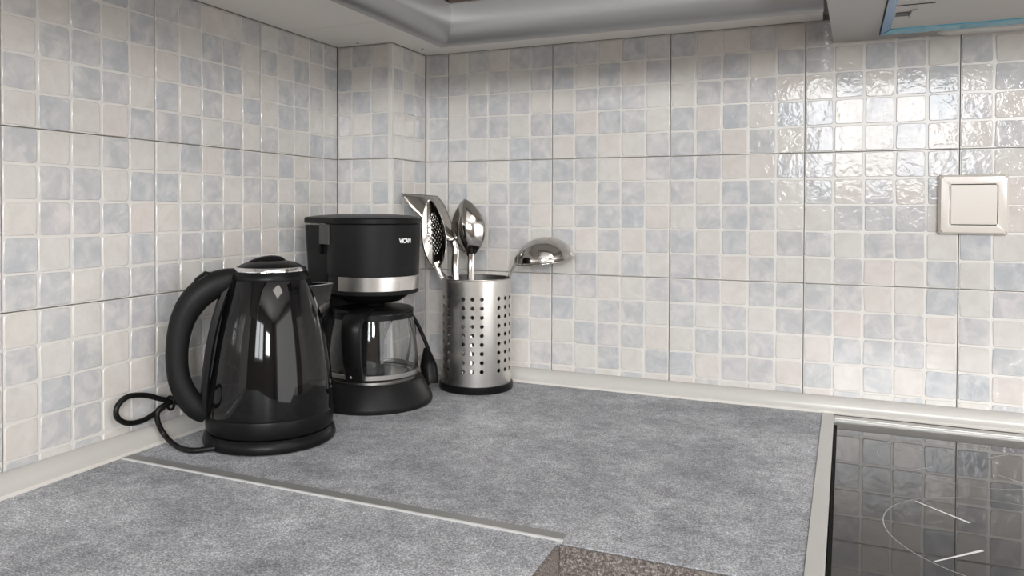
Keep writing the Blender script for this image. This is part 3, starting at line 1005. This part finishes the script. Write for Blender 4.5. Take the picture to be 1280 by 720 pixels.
def strip_handle(name, pts, wid, th, parent, face):
    """flat handle through pts [(a,c,z)], face: normal of the flat side"""
    P = [U(*q) + OFF for q in smooth_path(pts, 5)]
    n = len(P)
    wl_ = wid if isinstance(wid, list) else [wid] * n
    f = Vector(face).normalized()
    bm = bmesh.new()
    rings = []
    for i in range(n):
        t = (P[min(i + 1, n - 1)] - P[max(i - 1, 0)]).normalized()
        nn = (f - t * f.dot(t)).normalized()
        s = t.cross(nn)
        w_ = wl_[i] / 2
        rings.append([P[i] + s * (w_ * a) + nn * (th / 2 * b) for a, b in ((-1, -0.3), (-0.8, -1), (0.8, -1), (1, -0.3), (1, 0.3), (0.8, 1), (-0.8, 1), (-1, 0.3))])
    loft(bm, rings)
    return from_bm(name, bm, 'polished', parent, angle=50)


def shell(name, parent, org, ax, sd, nr, outline, depth, nu=14, nv=24, th=0.0012, holes=None, dish=2.0, material='polished', slant=0.0):
    """Dished blade: along ax (v 0..1), across sd, bulging along nr. outline(v)->half width; depth(v)->bulge."""
    ax, sd, nr = Vector(ax), Vector(sd), Vector(nr)
    bm = bmesh.new()
    grid = []
    for j in range(nv + 1):
        v = j / nv
        hw = outline(v)
        row = []
        for i in range(nu + 1):
            u = -1 + 2 * i / nu
            p = Vector(org) + ax * (v + slant * u * v) + sd * (u * hw) + nr * (depth(v) * (1 - abs(u) ** dish))
            row.append(bm.verts.new(p))
        grid.append(row)
    for j in range(nv):
        for i in range(nu):
            if holes and holes(i, j):
                # round-ish perforation: leave the middle of the cell open
                q = [grid[j][i], grid[j][i + 1], grid[j + 1][i + 1], grid[j + 1][i]]
                c = sum((k.co for k in q), Vector()) / 4
                mids = [(q[k].co + q[(k + 1) % 4].co) / 2 for k in range(4)]
                inn = []
                for k in range(4):
                    inn.append(bm.verts.new(c + (q[k].co - c) * 0.46))
                    inn.append(bm.verts.new(c + (mids[k] - c) * 0.62))
                for k in range(4):
                    a, b2 = q[k], q[(k + 1) % 4]
                    i0, i1, i2 = inn[2 * k], inn[2 * k + 1], inn[(2 * k + 2) % 8]
                    bm.faces.new((a, b2, i2, i1))
                    bm.faces.new((a, i1, i0))
                continue
            bm.faces.new((grid[j][i], grid[j][i + 1], grid[j + 1][i + 1], grid[j + 1][i]))
    bmesh.ops.remove_doubles(bm, verts=bm.verts[:], dist=0.00005)
    o = from_bm(name, bm, material, parent, angle=70)
    md = o.modifiers.new('thickness', 'SOLIDIFY')
    md.thickness = th
    md.offset = 0
    return o


def oval(w, p0=0.5, p1=0.5, skew=1.0):
    return lambda v: max(w * (max(math.sin(math.pi * (v ** skew)), 0.0) ** 0.62), 0.0006)


# serving spoon, back of the bowl towards the room
sp_ = thing_at('serving_spoon', 'polished steel serving spoon with plain pointed bowl, standing upright in the holder', 'spoon')
base_p = U(-0.0095, -0.024, 0.0290) + OFF
tip_p = U(-0.0205, -0.030, 0.1275) + OFF
axv = tip_p - base_p
nrm_ = (NV * 0.93 + RV * -0.30).normalized()
sdv = axv.normalized().cross(nrm_).normalized()
nrm_ = sdv.cross(axv.normalized())
shell('bowl', sp_, base_p, axv, sdv, nrm_, lambda v: max(0.0305 * (max(math.sin(math.pi * v ** 0.92), 0.0) ** 0.72), 0.0045 * (1 - v) + 0.0004), lambda v: 0.017 * max(math.sin(math.pi * v), 0) ** 0.8, 18, 26, dish=1.7)
strip_handle('handle', [(-0.0090, -0.021, 0.038), (-0.0098, -0.0215, 0.022), (-0.0100, -0.018, 0.0), (-0.0090, 0.0, -0.08), (-0.0080, 0.020, -0.178)], 0.0105, 0.0022, sp_, NV)

# skimmer: perforated oval blade turned to the left
sk = thing_at('skimmer', 'steel skimmer with perforated oval blade leaning towards the coffee maker', 'skimmer')
base_p = U(-0.0660, 0.010, 0.0120) + OFF
tip_p = U(-0.0800, -0.008, 0.1275) + OFF
axv = tip_p - base_p
nrm_ = (NV * -0.95 + RV * 0.30).normalized()
sdv = axv.normalized().cross(nrm_).normalized()
nrm_ = sdv.cross(axv.normalized())
shell('blade', sk, base_p, axv, sdv, nrm_, lambda v: max(0.0225 * (max(math.sin(math.pi * v ** 0.85), 0.0) ** 0.62), 0.0045 * (1 - v) + 0.0004), lambda v: 0.011 * max(math.sin(math.pi * v), 0) ** 0.8, 16, 26,
      holes=lambda i, j: 5 <= j <= 20 and 3 <= i <= 12 and (i + j) % 2 == 0 and abs(i - 7.5) / 5.5 + abs(j - 13) / 11 < 1.15)
strip_handle('handle', [(-0.0672, 0.010, 0.022), (-0.0600, 0.009, 0.004), (-0.0510, 0.009, -0.010), (-0.0420, 0.009, -0.03), (-0.0200, 0.006, -0.100), (0.0050, 0.002, -0.178)], 0.0115, 0.0022, sk, (NV + RV * 0.6))

# turner: flat blade behind the skimmer
tu = thing_at('turner', 'flat steel turner with slanted blade behind the skimmer', 'turner')
TS = -0.16
base_p = U(-0.0400, -0.030, 0.0540) + OFF
tip_p = U(-0.0995, -0.044, 0.1350) + OFF
axv = tip_p - base_p
nrm_ = (NV * 0.72 + RV * 0.62 + Vector((0, 0, 0.35))).normalized()
sdv = axv.normalized().cross(nrm_).normalized()
nrm_ = sdv.cross(axv.normalized())
shell('blade', tu, base_p, axv, sdv, nrm_, lambda v: 0.0065 + 0.0265 * (max(0.0, min(1.0, v / 0.75)) ** 0.75), lambda v: 0.004 * (1 - v) + 0.001, 10, 16, slant=TS)
strip_handle('handle', [(-0.0430, -0.030, 0.060), (-0.0385, -0.029, 0.050), (-0.0360, -0.027, 0.035), (-0.0370, -0.026, 0.005), (-0.030, -0.015, -0.08), (-0.022, 0.010, -0.178)], 0.0115, 0.0022, tu, NV)

# ladle hanging over the right rim, bowl upside down
la = thing_at('ladle', 'steel ladle with upturned bowl reaching out to the right of the holder', 'ladle')
bc = U(0.1140, 0.022, 0.0265) + OFF
up = (Vector((0, 0, 1)) + RV * -0.13 + NV * 0.06).normalized()
q1 = RV - up * RV.dot(up)
q1.normalize()
q2 = up.cross(q1)
bm = bmesh.new()
rings = []
prof = [(0.0490, -0.0012), (0.0500, 0.0), (0.0488, 0.0012)] + [(0.0480 * math.cos(t), 0.0380 * math.sin(t)) for t in [R(4 + 84 * i / 14) for i in range(15)]] + [(0.0004, 0.0380)]
for r, h in prof:
    rings.append([bc + q1 * (r * math.cos(2 * math.pi * i / 56)) + q2 * (r * math.sin(2 * math.pi * i / 56)) + up * h for i in range(56)])
loft(bm, rings, False, True)
lb = from_bm('bowl', bm, 'polished', la, angle=50)
md = lb.modifiers.new('thickness', 'SOLIDIFY')
md.thickness = 0.0012
md.offset = -1
tube('bowl_rim', [bc + q1 * (0.0492 * math.cos(2 * math.pi * i / 48)) + q2 * (0.0492 * math.sin(2 * math.pi * i / 48)) for i in range(49)], 0.0013, 'polished', lb, 8)
strip_handle('handle', [(0.0730, 0.022, 0.036), (0.0670, 0.020, 0.030), (0.0655, 0.018, 0.020), (0.0600, 0.015, 0.008), (0.0535, 0.012, -0.006), (0.0450, 0.010, -0.03), (0.0250, 0.004, -0.10), (0.0050, -0.004, -0.178)], 0.0085, 0.0022, la, RV + NV * 0.8)
